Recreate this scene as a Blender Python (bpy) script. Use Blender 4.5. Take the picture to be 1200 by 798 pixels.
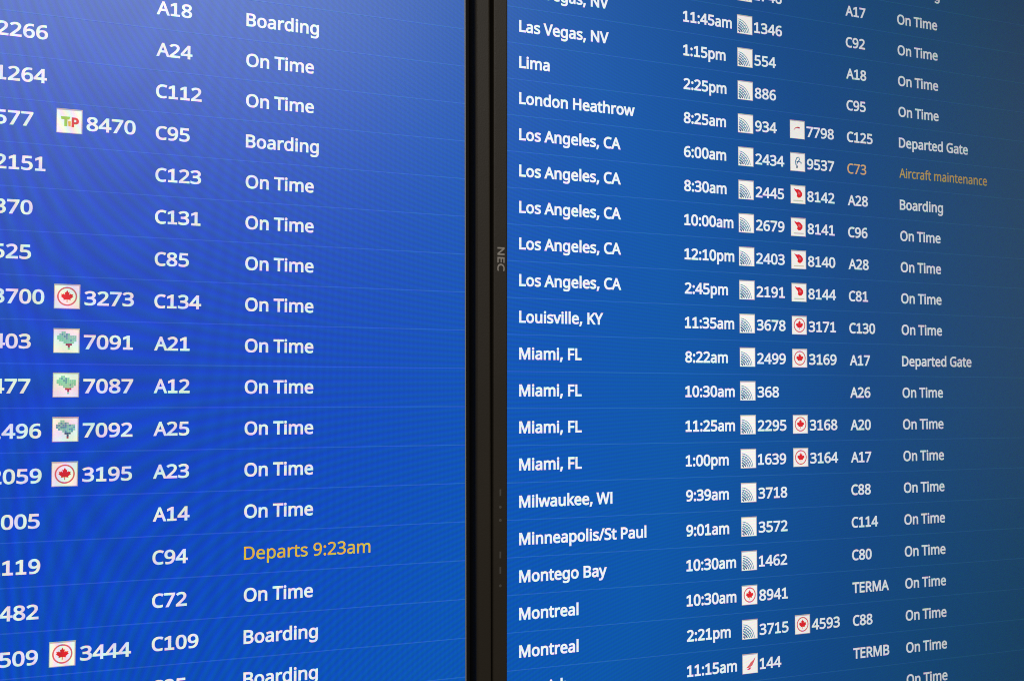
import bpy, math, random
from mathutils import Vector, Matrix
from mathutils.geometry import tessellate_polygon

# ------------------------------------------------------------------ scene, camera, light
sc = bpy.context.scene
for o in list(bpy.data.objects):
    bpy.data.objects.remove(o)
MM = 0.001
BASE = 1.80                         # height of the boards' reference row above the floor

def W(x, y, z=0.0):
    """board millimetres (right, up, out of the screen) -> world metres"""
    return Vector((x * MM, -z * MM, BASE + y * MM))

cam = bpy.data.cameras.new('camera')
cam.sensor_width = 36.0
cam.lens = 1290.27 / 1200 * 36
cam.clip_start = 0.02
cam.clip_end = 60
co = bpy.data.objects.new('camera', cam)
sc.collection.objects.link(co)
sc.camera = co
ax, ay, az = -0.0417099, 0.396133, -0.00037698
Rw = Matrix.Rotation(az, 3, 'Z') @ Matrix.Rotation(ax, 3, 'X') @ Matrix.Rotation(ay, 3, 'Y')
toB = Matrix(((1, 0, 0), (0, 0, -1), (0, 1, 0)))
M3 = toB @ Rw.transposed()
co.matrix_world = Matrix.Translation(W(-292.807, -243.551, 687.627)) @ M3.to_4x4()
cam.dof.use_dof = True
cam.dof.focus_distance = 0.76
cam.dof.aperture_fstop = 22.0

world = bpy.data.worlds.new('World')
sc.world = world
world.use_nodes = True
bg = world.node_tree.nodes['Background']
bg.inputs['Color'].default_value = (1.0, 0.86, 0.72, 1)
bg.inputs['Strength'].default_value = 0.022

def area(name, loc, target, sx, sy, power, col):
    l = bpy.data.lights.new(name, 'AREA')
    l.shape = 'RECTANGLE'; l.size = sx; l.size_y = sy; l.energy = power; l.color = col
    o = bpy.data.objects.new(name, l)
    sc.collection.objects.link(o)
    o.location = loc
    o.rotation_euler = (Vector(target) - Vector(loc)).to_track_quat('-Z', 'Y').to_euler()
    return o
# the hall's ceiling lights, high up behind the photographer
area('ceiling_light', (-0.30, -2.6, 2.95), (-0.2, 0, 1.8), 2.0, 0.8, 44, (0.97, 0.95, 0.92))
# the warm, dimmer end of the hall to the right
area('hall_light', (3.2, -2.2, 2.1), (0.4, 0, 1.6), 0.9, 1.8, 3.0, (1.0, 0.78, 0.56))

sc.view_settings.view_transform = 'Standard'
sc.view_settings.look = 'None'
sc.view_settings.exposure = 0.0
sc.view_settings.gamma = 1.0
sc.render.engine = 'CYCLES'
sc.cycles.use_denoising = False
sc.cycles.pixel_filter_type = 'BLACKMAN_HARRIS'
sc.cycles.filter_width = 0.95
sc.cycles.max_bounces = 6

# ------------------------------------------------------------------ lettering (outlines, thousandths of an em; advance first)
GLYPHS = {
    ',': (215, '154,84 136,23 111,-42 85,-103 33,-103 63,31 73,93 148,93'),
    '/': (298, '290,573 77,0 8,0 221,573'),
    '0': (459, '419,287 417,221 409,163 395,112 376,70 349,37 316,12 276,-3 228,-8 198,-6 170,1 145,12 122,27 86,70 60,129 44,201 39,287 44,373 58,446 83,504 119,546 141,562 167,573 196,579 228,581 259,579 287,573 313,562 335,546 372,504 399,446 414,373;110,287 113,215 122,156 137,111 159,78 190,59 228,52 268,59 298,78 320,110 336,156 345,215 348,287 345,359 336,417 320,463 298,495 268,515 228,521 190,515 159,495 137,463 122,417 113,359'),
    '2': (459, '417,0 38,0 38,58 188,210 261,287 287,320 306,353 318,387 322,424 315,466 294,496 261,514 220,520 181,517 147,506 115,489 83,466 45,513 68,532 94,548 122,561 153,572 186,578 220,581 270,576 313,562 347,540 372,510 388,472 394,428 389,385 375,344 353,305 324,267 288,227 247,185 128,67 128,64 417,64'),
    '3': (459, '395,439 392,403 381,372 363,347 340,326 310,311 277,302 277,298 309,293 337,283 360,271 379,255 394,236 405,214 411,190 413,163 407,116 390,74 360,40 318,14 263,-3 193,-8 150,-6 110,-1 72,8 36,23 36,89 74,73 114,61 155,54 194,51 230,53 260,59 285,68 305,81 320,98 331,117 337,139 339,164 334,197 320,222 297,242 265,255 226,263 179,265 124,265 124,326 180,326 223,329 259,339 286,356 307,377 319,404 323,434 316,471 295,498 262,516 219,521 190,520 164,515 140,508 118,498 75,473 39,521 73,544 115,563 163,576 218,581 260,578 296,571 327,558 352,540 371,519 384,495 393,468'),
    '4': (459, '443,130 359,130 359,0 291,0 291,130 17,130 17,190 286,576 359,576 359,193 443,193;291,374 295,500 292,500 276,468 257,438 86,193 291,193'),
    '5': (459, '220,351 275,346 322,331 361,307 389,274 407,232 413,183 407,128 387,81 356,43 314,15 261,-2 199,-8 156,-6 116,0 80,10 50,23 50,90 83,74 121,62 161,55 200,52 239,55 274,65 302,82 323,106 336,137 341,176 339,202 332,225 321,245 306,262 287,275 262,284 232,290 197,292 146,288 99,280 64,302 86,573 373,573 373,508 146,508 132,342 169,348'),
    '6': (459, '44,245 46,294 51,342 60,389 75,433 95,474 121,510 155,539 196,562 246,576 306,581 344,579 377,573 377,513 344,520 308,523 257,518 216,504 183,483 158,454 139,419 127,380 119,337 115,291 120,291 133,309 150,326 170,339 194,350 223,356 255,358 302,353 342,338 375,313 400,279 416,236 421,184 415,129 399,82 372,43 336,15 291,-2 239,-8 199,-4 163,7 130,26 101,54 77,89 59,133 48,185;238,51 262,53 284,59 303,70 320,84 334,102 343,125 349,153 351,184 344,233 324,271 308,285 289,295 267,301 241,303 205,299 175,288 150,270 131,248 119,223 116,198 117,172 123,146 133,121 146,99 164,79 185,64 210,55'),
    '7': (459, '109,0 344,508 35,508 35,573 419,573 419,518 187,0'),
    '8': (459, '228,581 276,577 318,565 352,546 378,519 395,485 400,444 396,411 385,383 368,359 346,338 320,319 291,303 325,285 355,265 381,242 401,216 414,185 419,148 413,104 395,65 367,34 330,11 284,-3 231,-8 174,-3 126,10 89,33 61,63 45,101 39,146 43,183 56,214 75,241 99,264 128,283 158,299 131,316 107,336 87,358 71,382 61,411 58,444 63,485 80,518 107,545 141,565 182,577;108,145 116,107 138,76 176,55 229,48 281,55 319,76 342,108 350,148 346,174 335,197 317,217 293,235 264,251 216,270 184,254 157,237 136,219 121,197 111,173;228,524 188,518 155,502 134,476 127,441 130,414 141,391 157,373 179,357 232,330 258,343 282,357 302,373 317,392 327,414 330,441 323,476 302,502 270,518'),
    '9': (459, '417,328 415,279 410,231 401,183 386,139 366,99 340,63 306,33 265,11 214,-3 154,-8 117,-6 82,0 82,60 116,52 152,50 204,54 245,68 278,90 303,118 322,153 334,192 342,235 346,281 341,281 327,263 310,247 290,233 266,223 237,216 204,214 158,219 118,235 85,260 60,294 45,336 40,387 46,443 63,491 90,529 127,557 171,575 223,581 262,577 299,565 332,545 361,518 384,483 402,440 413,388;223,521 199,519 178,513 159,503 142,488 128,470 118,447 112,420 110,388 117,339 137,301 152,287 171,277 193,271 220,269 256,273 286,285 311,303 330,325 342,349 346,374 344,400 338,426 328,451 315,474 298,493 277,508 252,518'),
    ':': (215, '58,43 61,69 72,85 88,94 107,97 126,94 142,85 153,69 157,43 153,18 142,2 126,-8 107,-11 88,-8 72,2 61,18;58,386 61,412 72,429 88,438 107,441 126,438 142,429 153,412 157,386 153,362 142,345 126,335 107,332 88,335 72,345 61,362'),
    'A': (512, '437,0 368,177 141,177 73,0 0,0 224,575 289,575 512,0;274,438 255,500 247,468 238,438 230,415 165,241 346,241'),
    'B': (521, '241,573 292,571 336,565 373,555 404,541 428,522 445,497 455,467 459,431 456,399 446,371 431,347 409,328 382,313 350,304 350,300 384,292 415,279 441,261 461,236 474,204 478,163 472,115 454,74 425,42 385,19 337,5 279,0 78,0 78,573;256,329 318,335 357,352 377,382 384,423 382,445 376,463 365,478 351,490 308,506 245,511 150,511 150,329;150,269 150,61 265,61 301,63 330,68 354,78 371,91 394,125 401,168 398,197 388,221 370,241 344,256 307,266 260,269'),
    'C': (507, '323,517 280,513 241,502 206,482 178,456 155,423 139,383 128,337 125,286 131,220 147,164 175,117 213,83 262,62 322,55 359,57 394,62 460,78 460,15 427,5 393,-2 356,-7 312,-8 270,-6 232,1 197,12 166,28 139,48 115,72 95,99 78,131 56,203 49,287 53,349 67,406 89,456 120,499 159,534 206,559 261,575 324,581 367,578 409,572 448,561 482,547 453,486 394,508 360,515'),
    'D': (585, '536,292 534,246 528,203 516,165 501,131 481,100 457,74 430,51 399,33 364,19 325,8 283,2 237,0 78,0 78,573 254,573 296,571 335,565 371,555 404,540 434,523 460,501 483,475 502,446 517,413 528,377 534,336;460,290 454,359 435,415 404,457 361,487 308,505 244,511 150,511 150,62 228,62 282,65 330,76 369,94 402,119 428,151 446,190 457,236'),
    'E': (446, '398,0 78,0 78,573 398,573 398,509 150,509 150,330 383,330 383,268 150,268 150,63 398,63'),
    'F': (416, '150,0 78,0 78,573 398,573 398,509 150,509 150,306 382,306 382,243 150,243'),
    'G': (584, '326,302 524,302 524,22 478,8 431,-1 380,-6 323,-8 280,-6 241,1 205,12 173,28 145,47 120,71 98,98 81,130 57,202 49,286 51,330 58,370 69,407 84,442 104,473 127,500 154,524 186,544 220,560 259,571 300,578 346,581 392,578 437,572 478,561 516,547 489,484 457,497 421,508 382,515 342,517 278,510 224,489 181,455 150,409 131,353 124,286 130,222 146,166 175,119 216,84 270,62 340,54 404,58 452,68 452,238 326,238'),
    'H': (594, '516,0 444,0 444,267 150,267 150,0 78,0 78,573 150,573 150,330 444,330 444,573 516,573'),
    'K': (496, '496,0 411,0 208,274 150,222 150,0 78,0 78,573 150,573 150,290 199,345 249,399 403,573 488,573 261,323'),
    'L': (420, '78,0 78,573 150,573 150,64 400,64 400,0'),
    'M': (727, '330,0 142,502 139,502 142,461 144,407 144,0 78,0 78,573 184,573 361,103 364,103 544,573 650,573 650,0 578,0 578,352 579,408 581,460 584,501 581,501 390,0'),
    'N': (610, '532,0 448,0 141,476 138,476 141,432 143,378 144,320 144,0 78,0 78,573 161,573 467,99 470,99 464,249 464,573 532,573'),
    'O': (626, '577,287 573,224 560,166 540,116 510,73 473,38 428,13 375,-3 314,-8 251,-3 196,13 151,39 114,73 85,116 65,167 53,224 49,288 56,370 78,442 94,473 114,500 138,524 166,544 197,561 232,572 271,579 314,581 356,579 393,572 428,561 459,545 486,525 510,501 531,474 547,442 570,370;125,287 130,220 145,163 171,117 207,83 255,62 314,54 373,62 420,83 456,117 481,163 496,220 501,287 498,338 490,384 476,423 456,457 431,484 398,503 360,514 314,518 255,511 207,490 171,457 145,411 130,354'),
    'P': (485, '229,573 282,570 326,562 363,548 393,528 415,504 431,475 441,442 444,404 441,370 433,336 417,306 394,278 364,255 324,238 275,227 216,223 150,223 150,0 78,0 78,573;223,511 150,511 150,285 208,285 258,288 298,296 330,311 352,334 365,363 370,401 367,427 361,449 350,468 334,484 314,495 289,504 258,509'),
    'R': (499, '236,573 301,568 353,554 393,532 422,500 439,460 444,410 440,368 427,334 408,306 384,285 358,269 330,257 487,0 403,0 264,237 150,237 150,0 78,0 78,573;232,510 150,510 150,298 236,298 268,299 296,304 319,313 338,325 352,341 362,359 368,381 370,407 366,440 355,467 336,486 310,500 275,507'),
    'S': (440, '403,153 396,106 378,66 348,35 307,11 257,-3 198,-8 137,-5 83,4 41,19 41,88 73,76 113,65 156,57 201,54 240,57 273,66 298,79 316,98 327,120 330,147 327,173 318,194 302,213 277,230 242,247 161,279 131,294 106,311 85,330 69,351 57,375 50,403 48,435 54,477 71,513 99,542 136,563 180,576 231,581 276,578 318,572 355,562 389,548 366,487 336,499 302,508 266,515 229,517 196,515 169,507 148,494 133,478 124,457 121,434 124,407 133,386 149,367 172,351 204,335 293,299 332,279 362,255 384,228 398,194'),
    'T': (446, '259,0 187,0 187,509 8,509 8,573 437,573 437,509 259,509'),
    'V': (481, '481,573 277,0 204,0 0,573 75,573 220,160 241,80 250,120 262,161 277,207 405,573'),
    'W': (746, '735,573 583,0 510,0 373,471 370,488 367,471 361,444 342,373 234,0 161,0 10,573 85,573 183,186 201,87 206,120 213,154 222,191 232,227 333,573 407,573 523,187 532,151 544,87 550,129 560,175 572,224 660,573'),
    'Y': (454, '227,291 376,573 454,573 263,222 263,0 191,0 191,219 0,573 79,573'),
    'a': (450, '231,437 268,435 299,428 326,418 347,403 364,383 376,358 383,328 385,293 385,0 334,0 320,61 317,61 298,40 279,22 258,9 234,-1 206,-6 172,-8 136,-5 103,6 75,23 54,48 41,80 37,120 40,150 50,176 65,199 87,218 116,234 152,246 194,253 243,257 316,259 316,285 310,330 293,359 265,375 227,380 194,378 163,370 106,347 84,400 115,414 151,426 190,434;252,208 184,200 141,182 118,155 110,119 115,87 132,66 157,53 188,49 238,56 279,79 295,96 306,117 313,142 315,172 315,210'),
    'c': (385, '241,-8 187,-2 139,15 99,45 69,87 50,143 44,212 51,284 71,342 102,385 142,415 191,432 245,438 278,436 309,431 336,424 358,415 337,356 292,370 267,375 244,376 204,372 172,358 148,335 131,303 120,263 117,213 120,166 131,126 148,94 172,71 202,58 240,53 273,55 302,60 328,68 351,78 351,15 328,5 304,-2 275,-7'),
    'd': (493, '220,-8 182,-5 148,6 118,23 92,48 71,79 56,117 47,162 44,214 47,266 56,311 71,350 93,381 119,406 149,424 183,434 221,438 253,436 280,429 303,420 323,407 340,391 354,374 359,374 356,405 354,438 354,610 425,610 425,0 368,0 358,58 354,58 340,40 323,24 303,11 280,1 252,-6;232,50 263,53 290,60 311,72 328,88 340,109 348,135 354,165 355,213 349,284 329,336 313,355 291,369 264,377 231,379 204,376 181,368 162,354 146,334 124,281 117,212 124,144 146,93 162,74 181,61 205,53'),
    'e': (452, '234,438 286,432 329,414 364,385 390,346 406,299 411,244 411,201 117,201 120,167 127,137 139,111 154,90 174,74 197,62 224,54 254,52 293,54 327,60 359,69 392,82 392,20 359,7 327,-1 292,-6 251,-8 194,-2 143,17 101,48 70,91 51,146 44,212 50,277 68,333 96,378 134,411 181,431;233,380 209,378 188,372 170,362 154,348 130,309 119,257 338,257 335,292 326,322 312,346 292,364 266,376'),
    'f': (276, '266,375 158,375 158,0 87,0 87,375 12,375 12,408 87,432 87,457 92,507 104,547 124,577 152,597 186,609 227,614 252,612 274,609 310,599 292,544 262,552 228,556 197,550 175,532 162,502 158,458 158,430 266,430'),
    'g': (493, '220,438 261,434 297,422 329,402 355,373 359,373 369,430 425,430 425,-7 420,-63 404,-110 378,-146 341,-172 293,-187 233,-192 188,-191 147,-186 110,-177 78,-165 78,-100 111,-114 149,-125 191,-132 237,-134 263,-132 286,-126 306,-116 324,-101 337,-84 347,-63 353,-39 355,-13 355,4 356,32 358,57 354,57 329,28 299,8 263,-4 221,-8 182,-4 147,7 117,25 91,50 70,83 56,121 47,164 44,214 47,263 56,306 70,344 91,377 117,404 147,423 181,434;230,378 197,374 169,359 147,336 130,303 120,262 117,213 119,176 124,143 134,115 146,92 163,73 182,60 205,52 232,50 262,52 288,58 309,69 326,85 340,105 349,131 354,161 356,214 353,267 343,309 326,340 302,362 270,374'),
    'h': (496, '139,431 138,399 135,370 140,370 155,391 174,407 196,420 220,429 247,435 274,437 321,433 360,421 391,400 413,370 426,330 431,280 431,0 361,0 361,275 355,321 338,353 308,372 265,378 222,374 189,360 166,338 150,308 142,269 139,222 139,0 68,0 68,610 139,610'),
    'i': (207, '139,430 139,0 68,0 68,430;104,591 119,588 133,580 142,566 145,546 142,526 133,512 119,504 104,501 88,504 75,512 66,526 63,546 66,566 75,580 88,588'),
    'k': (428, '138,291 135,221 138,221 152,240 189,285 326,430 409,430 235,246 421,0 336,0 187,200 138,158 138,0 68,0 68,610 138,610'),
    'l': (207, '139,0 68,0 68,610 139,610'),
    'm': (750, '540,438 574,436 603,429 628,417 649,401 665,379 676,352 683,319 685,280 685,0 615,0 615,277 610,321 594,353 567,372 528,378 499,376 474,369 454,358 438,342 418,298 411,237 411,0 342,0 342,277 339,308 332,333 320,353 303,367 281,376 253,378 215,374 185,360 164,338 150,308 141,269 139,223 139,0 68,0 68,430 125,430 136,371 140,371 155,392 173,409 194,422 216,431 241,436 266,438 312,433 349,420 378,398 398,366 402,366 427,398 461,420 499,433'),
    'n': (496, '275,438 311,436 343,429 369,417 391,401 408,379 421,352 428,319 431,280 431,0 361,0 361,275 355,321 338,353 308,372 265,378 232,376 204,368 182,356 166,338 146,290 139,223 139,0 68,0 68,430 125,430 136,371 140,371 156,392 175,409 198,422 222,431 248,436'),
    'o': (485, '442,216 438,165 428,121 411,83 388,50 359,25 324,7 285,-4 241,-8 200,-4 163,7 129,25 100,50 77,83 59,121 48,165 44,216 50,282 68,336 97,380 137,412 186,431 244,438 299,431 347,412 387,380 417,336 436,282;117,216 120,168 130,128 147,95 172,71 203,56 243,50 282,56 314,71 339,95 356,128 366,168 369,216 365,263 355,303 338,335 314,359 282,374 242,378 212,376 185,368 164,354 147,335 134,311 125,284 119,252'),
    'p': (493, '273,438 310,434 344,424 374,407 401,382 422,351 437,313 446,268 449,216 444,148 427,93 401,49 365,17 322,-2 272,-8 241,-6 213,1 190,11 170,24 153,38 139,54 134,54 137,20 139,-16 139,-192 68,-192 68,430 126,430 136,371 139,371 153,389 170,405 189,419 213,429 241,436;260,378 221,374 190,362 167,342 152,313 142,275 139,216 142,167 150,126 165,93 188,70 220,55 261,50 297,56 326,72 348,98 364,131 373,171 376,216 369,283 348,334 331,354 311,367 288,376'),
    'r': (331, '269,438 295,437 319,433 310,368 288,372 264,374 240,371 216,363 195,351 176,334 161,313 149,289 141,261 139,229 139,0 68,0 68,430 126,430 134,351 137,351 152,374 170,395 191,413 214,426 240,435'),
    's': (384, '348,119 343,80 327,49 302,24 268,6 226,-4 176,-8 135,-6 99,-1 68,8 42,19 42,83 70,71 104,60 141,52 178,49 224,53 256,66 274,86 280,112 278,128 271,141 259,154 239,167 212,180 135,212 103,228 76,245 57,266 45,292 41,324 44,350 52,372 66,392 85,408 137,430 202,438 240,436 276,430 308,421 339,409 315,353 258,372 228,378 197,380 159,377 131,366 114,350 108,328 111,312 119,298 133,286 154,274 219,246 257,231 289,215 314,197 333,176 344,150'),
    't': (290, '212,50 245,52 272,58 272,5 258,0 240,-4 200,-8 167,-5 138,4 112,20 91,44 78,79 74,125 74,375 13,375 13,409 75,437 103,528 144,528 144,430 269,430 269,375 144,375 144,127 149,93 163,69 185,54'),
    'u': (496, '427,430 427,0 370,0 359,57 356,57 340,37 321,20 298,7 274,-1 247,-6 220,-8 173,-4 134,8 103,29 81,59 68,99 63,148 63,430 135,430 135,153 141,108 158,76 188,57 230,50 273,55 306,69 330,91 345,122 354,160 357,206 357,430'),
    'v': (407, '163,0 0,430 75,430 167,176 193,96 201,63 204,63 227,138 241,176 332,430 407,430 244,0'),
    'w': (630, '336,276 316,357 313,357 302,307 294,276 284,242 207,1 127,1 9,431 82,431 153,154 163,110 169,73 172,73 201,188 278,431 354,431 440,149 451,109 457,74 460,74 466,108 489,201 549,431 622,431 502,1 419,1'),
    'y': (409, '1,430 76,430 184,144 196,105 205,68 208,68 224,121 245,186 333,430 409,430 224,-59 207,-97 188,-130 165,-156 138,-176 106,-188 67,-192 34,-190 9,-186 9,-130 30,-133 56,-135 79,-132 99,-126 116,-114 130,-99 142,-80 152,-58 174,-2'),}
GLYPHS['1'] = (459, '75,0 400,0 400,62 280,62 280,573 222,573 74,497 74,433 204,490 204,62 75,62')
GLYPHS['4'] = (459, '443,130 359,130 359,0 291,0 291,130 17,130 17,190 286,576 359,576 359,193 443,193;291,486 84,193 291,193')
GLYPHS['M'] = (727, '332,0 144,492 144,0 78,0 78,573 184,573 362,106 544,573 650,573 650,0 578,0 578,492 388,0')
GLYPHS['N'] = (610, '532,0 448,0 144,470 144,0 78,0 78,573 161,573 464,105 464,573 532,573')
GLYPHS['W'] = (746, '735,573 583,0 510,0 371,480 234,0 161,0 10,573 85,573 203,95 333,573 407,573 544,95 660,573')
GLYPHS['I'] = (232, '78,0 152,0 152,573 78,573')
CAP = 572.6

def area2(p):
    return sum(p[i - 1][0] * p[i][1] - p[i][0] * p[i - 1][1] for i in range(len(p)))

def inside(pt, poly):
    c = False
    for i in range(len(poly)):
        (x1, y1), (x2, y2) = poly[i - 1], poly[i]
        if (y1 > pt[1]) != (y2 > pt[1]) and pt[0] < (x2 - x1) * (pt[1] - y1) / (y2 - y1) + x1:
            c = not c
    return c

def grow(p, d):
    """push an outline to its right by d (outward for counter-clockwise loops); edges that would turn over are dropped"""
    edges = []
    for i in range(len(p)):
        a, b = Vector(p[i]), Vector(p[(i + 1) % len(p)])
        u = (b - a).normalized()
        edges.append((a + Vector((u.y, -u.x)) * d, b + Vector((u.y, -u.x)) * d, u))
    for _ in range(12):
        n = len(edges)
        vs = []                                   # corner between edge i-1 and edge i
        for i in range(n):
            (a0, b0, u), (a1, b1, v) = edges[i - 1], edges[i]
            cr = u.x * v.y - u.y * v.x
            mid = (b0 + a1) / 2
            if abs(cr) < 0.05:
                q = mid
            else:
                t = ((a1.x - a0.x) * v.y - (a1.y - a0.y) * v.x) / cr
                q = a0 + u * t
                if (q - mid).length > 2.2 * abs(d) and cr > 0:
                    q = mid + (q - mid).normalized() * 2.2 * abs(d)
            vs.append(q)
        keep = [(vs[(i + 1) % n] - vs[i]).dot(edges[i][2]) > 0.5 for i in range(n)]
        if all(keep) or sum(keep) < 3:
            break
        edges = [e for e, k in zip(edges, keep) if k]
    return [(q.x, q.y) for q in vs]

def fill(loops):
    """nested loops -> (points, triangles)"""
    pts, tris = [], []
    hole = [sum(inside(l[0], k) for k in loops if k is not l) % 2 for l in loops]
    for l, h in zip(loops, hole):
        if h:
            continue
        grp = [l] + [k for k, hk in zip(loops, hole) if hk and inside(k[0], l)]
        flat = [q for g in grp for q in g]
        for t in tessellate_polygon([[Vector((q[0], q[1], 0)) for q in g] for g in grp]):
            tris.append(tuple(len(pts) + i for i in t))
        pts += flat
    return pts, tris

cache = {}
def glyph(ch, bold):
    key = (ch, bold)
    if key not in cache:
        adv, s = GLYPHS[ch]
        loops = [[tuple(float(v) for v in q.split(',')) for q in part.split()] for part in s.split(';')]
        out = []
        for l in loops:
            h = sum(inside(l[0], k) for k in loops if k is not l) % 2
            if (area2(l) > 0) == bool(h):
                l = l[::-1]
            out.append(grow(l, bold) if bold else l)
        cache[key] = (adv,) + fill(out)
    return cache[key]

def text_shape(s, x, y, cap, bold=25, sx=1.0, digit=1.0):
    """flat lettering in board millimetres -> (points, triangles)"""
    k = cap / CAP
    pts, tris = [], []
    pen = 0.0
    first = None
    for ch in s:
        if ch == ' ':
            pen += 208 * sx
            continue
        adv, gp, gt = glyph(ch, bold)
        w = sx * (digit if ch.isdigit() else 1.0)
        if first is None:
            first = min(q[0] for q in gp) * w
        b = len(pts)
        pts += [(x + (pen - first + q[0] * w) * k, y + q[1] * k) for q in gp]
        tris += [tuple(b + i for i in t) for t in gt]
        pen += adv * w
    return pts, tris

# ------------------------------------------------------------------ materials
def nodes(name):
    m = bpy.data.materials.new(name)
    m.use_nodes = True
    nt = m.node_tree
    return m, nt, nt.nodes['Principled BSDF']

PITCH = 0.00056                     # one pixel of the panel

def math_node(nt, op, a, b=None):
    n = nt.nodes.new('ShaderNodeMath')
    n.operation = op
    for i, v in enumerate((a, b)):
        if v is None:
            continue
        if isinstance(v, (int, float)):
            n.inputs[i].default_value = v
        else:
            nt.links.new(v, n.inputs[i])
    return n.outputs[0]

def panel_material(name, stops, rough=0.34):
    """lit LCD: colour by viewing angle (as such panels shift), broken into red,
    green and blue cells at the panel's real pitch, under a matt coating"""
    m, nt, b = nodes(name)
    geo = nt.nodes.new('ShaderNodeNewGeometry')
    dot = nt.nodes.new('ShaderNodeVectorMath')
    dot.operation = 'DOT_PRODUCT'
    nt.links.new(geo.outputs['Incoming'], dot.inputs[0])
    nt.links.new(geo.outputs['Normal'], dot.inputs[1])
    cosv = math_node(nt, 'ABSOLUTE', dot.outputs['Value'])
    ramp = nt.nodes.new('ShaderNodeValToRGB')
    cr = ramp.color_ramp
    cr.interpolation = 'LINEAR'
    while len(cr.elements) < len(stops):
        cr.elements.new(0.5)
    for e, (p, c) in zip(cr.elements, sorted(stops)):
        e.position = p
        e.color = (*c, 1)
    nt.links.new(cosv, ramp.inputs['Fac'])
    tc = nt.nodes.new('ShaderNodeTexCoord')
    sep = nt.nodes.new('ShaderNodeSeparateXYZ')
    nt.links.new(tc.outputs['Object'], sep.inputs[0])
    fx = math_node(nt, 'MULTIPLY', sep.outputs['X'], 2 * math.pi / PITCH)
    fz = math_node(nt, 'MULTIPLY', sep.outputs['Z'], 2 * math.pi / PITCH)
    col = math_node(nt, 'MULTIPLY_ADD', math_node(nt, 'COSINE', fx), GRID_X)
    col.node.inputs[2].default_value = 1.0
    comb = nt.nodes.new('ShaderNodeCombineColor')
    for i in range(3):
        c = math_node(nt, 'COSINE', math_node(nt, 'ADD', fz, -2 * math.pi * i / 3))
        c = math_node(nt, 'MULTIPLY_ADD', c, GRID_Z)
        c.node.inputs[2].default_value = 1.0
        nt.links.new(math_node(nt, 'MULTIPLY', c, col), comb.inputs[i])
    mix = nt.nodes.new('ShaderNodeVectorMath')
    mix.operation = 'MULTIPLY'
    nt.links.new(ramp.outputs['Color'], mix.inputs[0])
    nt.links.new(comb.outputs[0], mix.inputs[1])
    nt.links.new(mix.outputs[0], b.inputs['Emission Color'])
    b.inputs['Emission Strength'].default_value = 1.0
    b.inputs['Base Color'].default_value = (0.004, 0.004, 0.005, 1)
    b.inputs['Roughness'].default_value = rough
    return m
GRID_X, GRID_Z = 0.26, 0.78

FALL = [(0.62, 0.40), (0.70, 0.58), (0.766, 0.79), (0.82, 0.94), (0.87, 1.0), (0.93, 0.96), (1.0, 0.84)]
def ink(name, rgb, gain=1.0):
    return panel_material(name, [(p, tuple(c * f * gain for c in rgb)) for p, f in FALL])

BLUE = [(0.62, (0.009, 0.037, 0.085)), (0.67, (0.006, 0.050, 0.125)), (0.72, (0.004, 0.058, 0.175)),
        (0.766, (0.003, 0.064, 0.235)), (0.857, (0.001, 0.094, 0.40)), (0.925, (0.0, 0.090, 0.47)),
        (1.0, (0.0, 0.056, 0.52))]
m_blue = panel_material('display_blue', BLUE)
m_rule = panel_material('display_rule', [(p, (c[0] + .03 * c[2], c[1] * 1.2 + .035 * c[2], c[2] * 1.18)) for p, c in BLUE])
m_white = ink('display_white', (0.86, 0.90, 0.95))
m_amber = ink('display_amber', (0.78, 0.52, 0.05))
m_amber_dull = ink('display_dull_amber', (0.58, 0.41, 0.11))
m_orange = ink('display_orange', (0.74, 0.44, 0.22))
m_tile = ink('display_tile', (1.0, 0.97, 0.92))
m_tile_edge = ink('display_tile_edge', (0.50, 0.46, 0.47))
m_red = ink('display_red', (0.80, 0.018, 0.03))
m_ring = ink('display_rose', (0.76, 0.14, 0.16))
m_steel = ink('display_steel', (0.13, 0.29, 0.44))
m_navy = ink('display_navy', (0.06, 0.11, 0.22))
m_green = ink('display_green', (0.28, 0.66, 0.44))
m_lime = ink('display_lime', (0.36, 0.66, 0.06))
m_leafblue = ink('display_slate', (0.14, 0.34, 0.40))
m_maroon = ink('display_maroon', (0.42, 0.05, 0.10))
m_greytext = ink('display_grey', (0.62, 0.62, 0.50))

def plastic(name, col, rough, bump=0.15, scale=900):
    m, nt, b = nodes(name)
    tc = nt.nodes.new('ShaderNodeTexCoord')
    nz = nt.nodes.new('ShaderNodeTexNoise')
    nz.inputs['Scale'].default_value = scale
    nz.inputs['Detail'].default_value = 3
    nt.links.new(tc.outputs['Object'], nz.inputs['Vector'])
    bp = nt.nodes.new('ShaderNodeBump')
    bp.inputs['Strength'].default_value = bump
    bp.inputs['Distance'].default_value = 0.0004
    nt.links.new(nz.outputs['Fac'], bp.inputs['Height'])
    nt.links.new(bp.outputs['Normal'], b.inputs['Normal'])
    lo = nt.nodes.new('ShaderNodeTexNoise')
    lo.inputs['Scale'].default_value = 14
    nt.links.new(tc.outputs['Object'], lo.inputs['Vector'])
    mx = nt.nodes.new('ShaderNodeMix')
    mx.data_type = 'RGBA'
    mx.inputs['A'].default_value = (*[c * 0.85 for c in col], 1)
    mx.inputs['B'].default_value = (*[c * 1.15 for c in col], 1)
    nt.links.new(lo.outputs['Fac'], mx.inputs['Factor'])
    nt.links.new(mx.outputs['Result'], b.inputs['Base Color'])
    b.inputs['Roughness'].default_value = rough
    return m
m_bezel = plastic('bezel_plastic', (0.036, 0.028, 0.018), 0.5)
m_bezel.node_tree.nodes['Principled BSDF'].inputs['Specular IOR Level'].default_value = 0.32
m_lip = plastic('black_lip', (0.010, 0.009, 0.009), 0.75)
m_lip.node_tree.nodes['Principled BSDF'].inputs['Specular IOR Level'].default_value = 0.15
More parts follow.
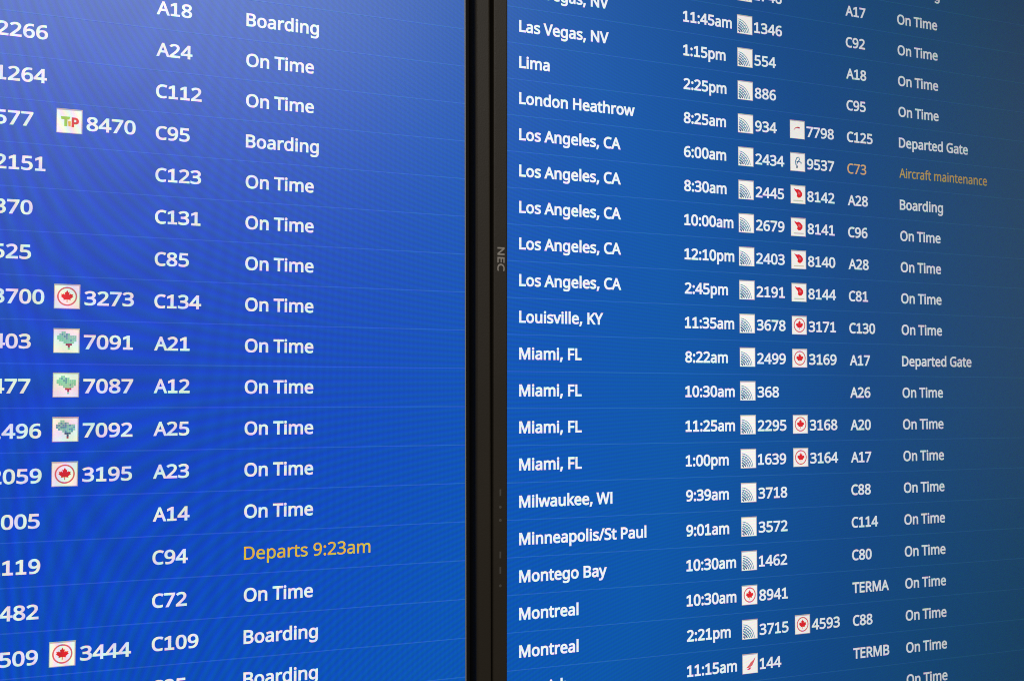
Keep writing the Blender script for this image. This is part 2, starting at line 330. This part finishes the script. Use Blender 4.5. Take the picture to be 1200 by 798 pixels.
m_edge_gleam = plastic('panel_edge_gleam', (0.34, 0.35, 0.37), 0.45)  # pale grey standing in for the bright reflection along the panel's edge
m_logo = plastic('logo_print', (0.40, 0.36, 0.31), 0.5)
m_mark = plastic('marking_print', (0.105, 0.095, 0.08), 0.5)
m_case = plastic('casing_plastic', (0.02, 0.02, 0.02), 0.6)
m_wall = plastic('wall_paint', (0.03, 0.028, 0.026), 0.8, 0.1, 200)

# ------------------------------------------------------------------ object helpers
def link(name, me, parent=None):
    o = bpy.data.objects.new(name, me)
    sc.collection.objects.link(o)
    if parent:
        o.parent = parent
    return o

def monitor_frame(pivot, theta):
    """board millimetres -> this monitor's own coordinates (metres)"""
    c, s = math.cos(theta), math.sin(theta)
    def f(x, y, z):
        dx, dy = x - pivot[0], y - pivot[1]
        return ((dx * c + dy * s) * MM, -z * MM, (-dx * s + dy * c) * MM)
    return f

def flat(name, shapes, to, parent, z):
    """shapes: list of (points, faces, material, extra height)"""
    vs, fs, mi, mats = [], [], [], []
    for pts, faces, mat, dz in shapes:
        b = len(vs)
        vs += [to(p[0], p[1], z + dz) for p in pts]
        if mat not in mats:
            mats.append(mat)
        for f in faces:
            a = 0.0
            q = [pts[i] for i in f]
            for i in range(len(q)):
                a += q[i - 1][0] * q[i][1] - q[i][0] * q[i - 1][1]
            f = f if a > 0 else tuple(reversed(f))
            fs.append(tuple(b + i for i in f))
            mi.append(mats.index(mat))
    me = bpy.data.meshes.new(name)
    me.from_pydata(vs, [], fs)
    for m in mats:
        me.materials.append(m)
    me.polygons.foreach_set('material_index', mi)
    me.update()
    return link(name, me, parent)

def quad(x0, y0, x1, y1):
    return [(x0, y0), (x1, y0), (x1, y1), (x0, y1)], [(0, 1, 2, 3)]

def poly(pts):
    return fill([pts])

def rect_ring(name, rect, profile, mats, to, parent):
    """frame swept round rect=(x0,y0,x1,y1); profile = [(outward, height)], mats = one per profile segment"""
    x0, y0, x1, y1 = rect
    vs, fs, mi, ml = [], [], [], []
    for o, z in profile:
        vs += [to(x0 - o, y0 - o, z), to(x1 + o, y0 - o, z), to(x1 + o, y1 + o, z), to(x0 - o, y1 + o, z)]
    for i in range(len(profile) - 1):
        if mats[i] not in ml:
            ml.append(mats[i])
        for k in range(4):
            a, b = i * 4 + k, i * 4 + (k + 1) % 4
            fs.append((a, a + 4, b + 4, b))
            mi.append(ml.index(mats[i]))
    me = bpy.data.meshes.new(name)
    me.from_pydata(vs, [], fs)
    for m in ml:
        me.materials.append(m)
    me.polygons.foreach_set('material_index', mi)
    me.update()
    return link(name, me, parent)

def slab(name, x0, y0, x1, y1, z0, z1, mat, to, parent):
    vs = [to(x, y, z) for z in (z0, z1) for x, y in ((x0, y0), (x1, y0), (x1, y1), (x0, y1))]
    fs = [(3, 2, 1, 0), (4, 5, 6, 7), (0, 1, 5, 4), (1, 2, 6, 5), (2, 3, 7, 6), (3, 0, 4, 7)]
    me = bpy.data.meshes.new(name)
    me.from_pydata(vs, [], fs)
    me.materials.append(mat)
    me.update()
    return link(name, me, parent)

# ------------------------------------------------------------------ airline logos (drawn in a unit square, y up)
def disc(cx, cy, r, n=28):
    return [(cx + r * math.cos(2 * math.pi * i / n), cy + r * math.sin(2 * math.pi * i / n)) for i in range(n)]

def stroke(pts, w0, w1=None):
    """tapering ribbon along a polyline"""
    w1 = w0 if w1 is None else w1
    L, R = [], []
    n = len(pts)
    for i, p in enumerate(pts):
        a, b = Vector(pts[max(i - 1, 0)]), Vector(pts[min(i + 1, n - 1)])
        d = (b - a).normalized()
        w = (w0 + (w1 - w0) * i / (n - 1)) / 2
        L.append((p[0] - d.y * w, p[1] + d.x * w))
        R.append((p[0] + d.y * w, p[1] - d.x * w))
    v = L + R
    return v, [(i, n + i, n + i + 1, i + 1) for i in range(n - 1)]

def emblem_globe():
    out = []
    R = 0.76
    rim = lambda p: (p[0] - 0.02) ** 2 + (p[1] - 0.0) ** 2 < (R + 0.03) ** 2
    runs = []
    for k in range(7):                                   # parallels, sweeping down to the right
        d = 0.088 * k
        cx, cy, r = 0.02 - d * 0.75, -d * 0.95, R - 0.012 * k
        runs.append(([(cx + r * math.cos(a), cy + r * math.sin(a)) for a in [math.radians(96 - 2.6 * i) for i in range(40)]],
                     0.040 + 0.009 * k, m_steel if k < 4 else m_navy))
    for k in range(4):                                   # meridians, climbing from the corner
        a0 = math.radians(24 + 15 * k)
        runs.append(([(R * t * math.cos(a0 + 0.5 * (1 - t)), R * t * math.sin(a0 + 0.5 * (1 - t)))
                      for t in [0.10 + 0.075 * i for i in range(12)]], 0.032, m_steel))
    for i, (pts, w, mat) in enumerate(runs):
        pts = [p for p in pts if 0.05 < p[0] < 0.9 and 0.06 < p[1] < 0.9 and rim(p)]
        if len(pts) > 2:
            v, f = stroke(pts, w)
            out.append((v, f, mat, 0.012 * i))
    return out

LEAF = [(0, 1.0), (.19, .63), (.36, .73), (.30, .28), (.50, .49), (.56, .36), (.86, .40), (.77, .13), (.92, .05),
        (.48, -.32), (.54, -.50), (.06, -.43), (.06, -.86)]
def emblem_leaf():
    pts = LEAF + [(-x, y) for x, y in reversed(LEAF[1:])]
    leaf = [(0.5 + x * 0.27, 0.49 + y * 0.27) for x, y in pts]
    a, b = disc(0.5, 0.5, 0.385), disc(0.5, 0.5, 0.325)
    n = len(a)
    return [(a + b, [(i, (i + 1) % n, n + (i + 1) % n, n + i) for i in range(n)], m_ring, 0),
            (*poly(leaf), m_red, 0.01)]

def emblem_tp():
    T = [(.16, .68), (.53, .68), (.49, .56), (.42, .56), (.42, .28), (.30, .28), (.30, .56), (.19, .56)]
    A = [(.44, .50), (.55, .50), (.55, .28), (.46, .28)]
    P = [[(.58, .66), (.74, .66), (.82, .63), (.87, .54), (.85, .43), (.77, .38), (.68, .38), (.68, .26), (.58, .26)],
         [(.68, .57), (.68, .47), (.74, .47), (.765, .52), (.74, .57)]]
    return [(*poly(T), m_lime, 0), (*poly(A), m_amber, 0), (*fill(P), m_red, 0)]

def emblem_mosaic(kind):
    rng = random.Random(4)
    rows = ["..gg.....", ".gGgGg...", "gggGGgggg", "ggggGgggg", ".gggggGgg", "...ggggg.", "....rrr..", ".....r...", ".....R..."]
    out = {}
    c = 0.082
    for r, row in enumerate(rows):
        for k, ch in enumerate(row):
            if ch == '.':
                continue
            x, y = 0.14 + k * c, 0.87 - r * c
            s = c * rng.uniform(0.90, 1.0)
            mat = {'g': m_green, 'G': m_leafblue, 'r': m_maroon, 'R': m_green}[ch]
            if kind == 1:
                mat = {'g': m_green if rng.random() < .5 else m_leafblue, 'G': m_leafblue, 'r': m_navy, 'R': m_maroon}[ch]
            b = out.setdefault(mat, ([], []))
            n = len(b[0])
            b[0].extend([(x, y - s), (x + s, y - s), (x + s, y), (x, y)])
            b[1].append((n, n + 1, n + 2, n + 3))
    return [(v, f, m, 0) for m, (v, f) in out.items()]

def emblem_petal():
    a = [(.20, .82), (.38, .76), (.52, .78), (.66, .72), (.78, .58), (.76, .44), (.64, .33), (.50, .32), (.40, .40),
         (.44, .50), (.38, .60), (.30, .68)]
    inner_petal = [(.50, .66), (.62, .62), (.66, .52), (.58, .48), (.48, .54)]  # lighter rose patch inside the red mark
    tail = [(.18, .13), (.84, .13), (.84, .19), (.18, .19)]
    return [(*poly(a), m_red, 0), (*poly(inner_petal), m_ring, 0.01), (*poly(tail), m_greytext, 0)]

def emblem_flick():
    v, f = stroke([(.26, .46), (.36, .57), (.50, .62), (.66, .60)], 0.03, 0.09)
    return [(v, f, m_ring, 0), (*poly([(.46, .60), (.60, .64), (.66, .58), (.52, .56)]), m_maroon, 0.01)]

def emblem_script():
    v, f = stroke([(.50, .24), (.38, .34), (.34, .52), (.44, .72), (.58, .76), (.62, .64), (.52, .52), (.44, .40)], 0.07, 0.06)
    g = stroke([(.42, .50), (.60, .54), (.74, .46), (.70, .38)], 0.06, 0.04)
    d = disc(.44, .21, .055, 14)
    return [(v, f, m_steel, 0), (*g, m_navy, 0.012), (*poly(d), m_navy, 0.02)]

def emblem_arrow():
    a = [(.24, .30), (.44, .30), (.62, .40), (.74, .58), (.84, .82), (.70, .68), (.60, .62), (.52, .56), (.44, .46)]
    return [(*poly(a), m_ring, 0), (*poly([(.26, .20), (.48, .21), (.58, .33), (.42, .28)]), m_red, 0.01)]

EMBLEMS = {'globe': emblem_globe, 'leaf': emblem_leaf, 'tp': emblem_tp, 'mosaic': lambda: emblem_mosaic(0),
           'mosaic_blue': lambda: emblem_mosaic(1), 'petal': emblem_petal, 'flick': emblem_flick,
           'script': emblem_script, 'arrow': emblem_arrow}

def logo(name, kind, x, y, w, h, to, parent):
    """x, y = lower left corner of the tile"""
    e = 0.55
    shapes = [(*quad(x, y, x + w, y + h), m_tile_edge, 0.0), (*quad(x + e * .6, y + e * .6, x + w - e, y + h - e * 1.5), m_tile, 0.06)]
    for v, f, m, dz in EMBLEMS[kind]():
        shapes.append(([(x + p[0] * w, y + p[1] * h) for p in v], f, m, 0.12 + dz))
    o = flat(name, shapes, to, parent, 0.2)
    return o

# ------------------------------------------------------------------ the wall behind
me = bpy.data.meshes.new('wall')
me.from_pydata([(-4, 0.11, 0), (4, 0.11, 0), (4, 0.11, 3.6), (-4, 0.11, 3.6)], [], [(0, 1, 2, 3)])
me.materials.append(m_wall)
wall = link('wall', me)
wall['kind'] = 'structure'

# ------------------------------------------------------------------ monitors
TOPY, BOTY, WIDE = 351.0, -667.0, 573.0
DEPTH = 12.0

def monitor(pivot, theta, x_in0, label, edge_gap):
    root = bpy.data.objects.new('flight_display_monitor', None)
    sc.collection.objects.link(root)
    root.location = W(pivot[0], pivot[1], 0)
    root.rotation_euler = (0, -theta, 0)
    root['label'] = label
    root['category'] = 'monitor'
    root['group'] = 'flight information monitors side by side'
    local = lambda x, y, z: (((x - pivot[0]) * MM), -z * MM, (y - pivot[1]) * MM)   # upright in its own frame
    x0, x1 = x_in0, x_in0 + WIDE
    w = 10.6
    rect_ring('bezel', (x0, BOTY, x1, TOPY),
              [(0, -1.5), (0.1, DEPTH - 1.6), (0.5, DEPTH - 0.6), (1.4, DEPTH), (w - 1.3, DEPTH), (w - 0.4, DEPTH - 0.4), (w, DEPTH - 1.4), (w, -30)],
              [m_lip] + [m_bezel] * 6, local, root)
    slab('rear_casing', x0 - w + 1.0, BOTY - w + 1.0, x1 + w - 1.0, TOPY + w - 1.0, -108, -29, m_case, local, root)
    g0, g1 = edge_gap
    slab('black_border', x0 + .001, BOTY + .001, x1 - .001, TOPY - .001, -2.2, -0.35, m_lip, local, root)
    slab('screen_panel', x0 + g0, BOTY + g1, x1 - g1, TOPY - g1, -0.2, 0.0, m_blue, local, root)
    rect_ring('panel_edge', (x0 + g0, BOTY + g1, x1 - g1, TOPY - g1),
              [(0.0, -0.3), (0.02, 0.25), (0.75, 0.25), (0.8, -0.3)], [m_edge_gleam] * 3, local, root)  # thin strip added to draw that bright reflected line
    return root, monitor_frame(pivot, theta), local

# right-hand board: city, time, logo, number, codeshare logo, codeshare number, gate, status
RIGHT = [
    (-3, 'Las Vegas, NV', None, None, None, None, None, None, 'Boarding'),
    (-2, 'Las Vegas, NV', None, 'globe', '1746', None, None, 'A17', 'On Time'),
    (-1, 'Las Vegas, NV', '11:45am', 'globe', '1346', None, None, 'C92', 'On Time'),
    (0, 'Las Vegas, NV', '1:15pm', 'globe', '554', None, None, 'A18', 'On Time'),
    (1, 'Lima', '2:25pm', 'globe', '886', None, None, 'C95', 'On Time'),
    (2, 'London Heathrow', '8:25am', 'globe', '934', 'flick', '7798', 'C125', 'Departed Gate'),
    (3, 'Los Angeles, CA', '6:00am', 'globe', '2434', 'script', '9537', 'C73', 'Aircraft maintenance'),
    (4, 'Los Angeles, CA', '8:30am', 'globe', '2445', 'petal', '8142', 'A28', 'Boarding'),
    (5, 'Los Angeles, CA', '10:00am', 'globe', '2679', 'petal', '8141', 'C96', 'On Time'),
    (6, 'Los Angeles, CA', '12:10pm', 'globe', '2403', 'petal', '8140', 'A28', 'On Time'),
    (7, 'Los Angeles, CA', '2:45pm', 'globe', '2191', 'petal', '8144', 'C81', 'On Time'),
    (8, 'Louisville, KY', '11:35am', 'globe', '3678', 'leaf', '3171', 'C130', 'On Time'),
    (9, 'Miami, FL', '8:22am', 'globe', '2499', 'leaf', '3169', 'A17', 'Departed Gate'),
    (10, 'Miami, FL', '10:30am', 'globe', '368', None, None, 'A26', 'On Time'),
    (11, 'Miami, FL', '11:25am', 'globe', '2295', 'leaf', '3168', 'A20', 'On Time'),
    (12, 'Miami, FL', '1:00pm', 'globe', '1639', 'leaf', '3164', 'A17', 'On Time'),
    (13, 'Milwaukee, WI', '9:39am', 'globe', '3718', None, None, 'C88', 'On Time'),
    (14, 'Minneapolis/St Paul', '9:01am', 'globe', '3572', None, None, 'C114', 'On Time'),
    (15, 'Montego Bay', '10:30am', 'globe', '1462', None, None, 'C80', 'On Time'),
    (16, 'Montreal', '10:30am', 'leaf', '8941', None, None, 'TERMA', 'On Time'),
    (17, 'Montreal', '2:21pm', 'globe', '3715', 'leaf', '4593', 'C88', 'On Time'),
    (18, 'Munich', '11:15am', 'arrow', '144', None, None, 'TERMB', 'On Time'),
    (19, None, None, None, None, None, None, None, 'On Time'),
]
# left-hand board: number, codeshare logo, codeshare number, gate, status
LEFT = [
    (0, None, None, None, 'A18', 'Boarding'),
    (1, '2266', None, None, 'A24', 'On Time'),
    (2, '1264', None, None, 'C112', 'On Time'),
    (3, '577', 'tp', '8470', 'C95', 'Boarding'),
    (4, '2151', None, None, 'C123', 'On Time'),
    (5, '370', None, None, 'C131', 'On Time'),
    (6, '525', None, None, 'C85', 'On Time'),
    (7, '3700', 'leaf', '3273', 'C134', 'On Time'),
    (8, '403', 'mosaic', '7091', 'A21', 'On Time'),
    (9, '477', 'mosaic', '7087', 'A12', 'On Time'),
    (10, '1496', 'mosaic_blue', '7092', 'A25', 'On Time'),
    (11, '2059', 'leaf', '3195', 'A23', 'On Time'),
    (12, '1005', None, None, 'A14', 'On Time'),
    (13, '2119', None, None, 'C94', 'Departs 9:23am'),
    (14, '1482', None, None, 'C72', 'On Time'),
    (15, '1509', 'leaf', '3444', 'C109', 'Boarding'),
    (16, None, None, None, 'C85', 'Boarding'),
]

def words(name, s, x, y, cap, to, parent, mat=None, bold=21, sx=1.0, digit=1.0):
    return flat(name, [(*text_shape(s, x, y, cap, bold, sx, digit), mat or m_white, 0)], to, parent, 0.25)

def rule(x0, y0, x1, y1, to, parent, w=0.66):
    return flat('flight_row', [([(x0, y0 - w / 2), (x1, y1 - w / 2), (x1, y1 + w / 2), (x0, y0 + w / 2)], [(0, 1, 2, 3)], m_rule, 0)], to, parent, 0.12)

# ---- right monitor
XR = -13.0
root, to, local = monitor((274.0, -158.0), 0.0, XR, 'right monitor listing destinations from Las Vegas to Montreal, its blue fading dark to the right', (3.2, 3.0))
for i, city, tm, l1, n1, l2, n2, gate, st in RIGHT:
    y = -25.0 * i
    row = rule(-9.6, y - 8.3, 556.5, y - 8.3 - 3.3, to, root)
    if city:
        words('destination_name', city, 0, y, 7.6, to, row, bold=25)
    if tm:
        words('departure_time', tm, 130.7, y - 0.9, 7.6, to, row, bold=25, sx=0.975, digit=1.06)
    if l1:
        logo('airline_logo', l1, 177.7 , y - 3.9, 13.7, 14.4, to, row)
    if n1:
        words('flight_number', n1, 193.0, y - 1.4, 7.6, to, row, digit=1.085)
    if l2:
        logo('codeshare_logo', l2, 224.8, y - 4.1, 13.9, 14.3, to, row)
    if n2:
        words('codeshare_number', n2, 240.3, y - 1.6, 7.6, to, row, digit=1.085)
    if gate:
        words('gate_number', gate, 278.9, y - 1.95, 7.6, to, row, m_orange if st.startswith('Air') else None,
              12 if st.startswith('Air') else 22, digit=1.05)
    if st.startswith('Air'):
        words('status_text', st, 330.6, y - 1.6, 7.3, to, row, m_amber_dull, 10, sx=0.92)['label'] = 'amber status text'
    elif st:
        words('status_text', st, 330.6, y - 2.17, 7.6, to, row, bold=21)

# maker's lettering and the control markings down the left bezel of the right monitor
def upright(s, x, y, cap, sx):
    pts, tris = text_shape(s, 0, 0, cap, 18, sx)
    return [(x + p[1], y - p[0]) for p in pts], [tuple(t) for t in tris]
flat('brand_lettering', [(*upright('NEC', -20.6, -151.1, 4.8, 1.28), m_logo, 0)], local, root, DEPTH + 0.05)
for yy, kind in ((-313.3, 'bar'), (-322.8, 'dot'), (-331.4, 'dot'), (-354.0, 'bar'), (-364.1, 'bar'), (-374.1, 'dot')):
    s = [quad(-19.1, yy - 2.2, -17.9, yy + 2.2)] if kind == 'bar' else [(disc(-18.5, yy, 0.95, 16), [tuple(range(16))])]
    flat('control_marking', [(*q, m_mark, 0) for q in s], local, root, DEPTH + 0.05)

# ---- left monitor
root, to, local = monitor((-323.3, -215.0), 0.0038, -35.9 - WIDE, 'left monitor listing gates A18 to C109 with one amber departure, beside its twin', (3.0, 3.4))
for i, n1, l2, n2, gate, st in LEFT:
    y = -25.61 * i - 16.8
    g = -25.335 * i - 19.28
    drift = -g
    yl = -25.335 * i - 27.9
    row = rule(-605.0 + .004 * drift, yl + 0.9, -41.0 + .0055 * drift + 0.9, yl - 0.9, to, root)
    if n1:
        words('flight_number', n1, -325.2 + .0035 * drift, y, 7.75, to, row, digit=1.115)
    if l2:
        logo('codeshare_logo', l2, -292.8 + .0035 * drift, y - 2.6, 14.1, 14.3, to, row)
    if n2:
        words('codeshare_number', n2, -276.5 + .0038 * drift, y, 7.75, to, row, digit=1.125)
    words('gate_number', gate, -237.9 + .0059 * drift, g, 7.75, to, row, digit=1.10)
    amber = st.startswith('Departs')
    o = words('status_text', st, -184.6 + .0059 * drift, g - 0.41, 7.75, to, row, m_amber if amber else None, 10 if amber else 21,
              digit=1.0 if amber else 1.0)
    if amber:
        o['label'] = 'amber status text with a time'
rule(-605.0, -27.9 + 25.335 + 0.9, -40.6, -27.9 + 25.335 - 0.9, to, root)
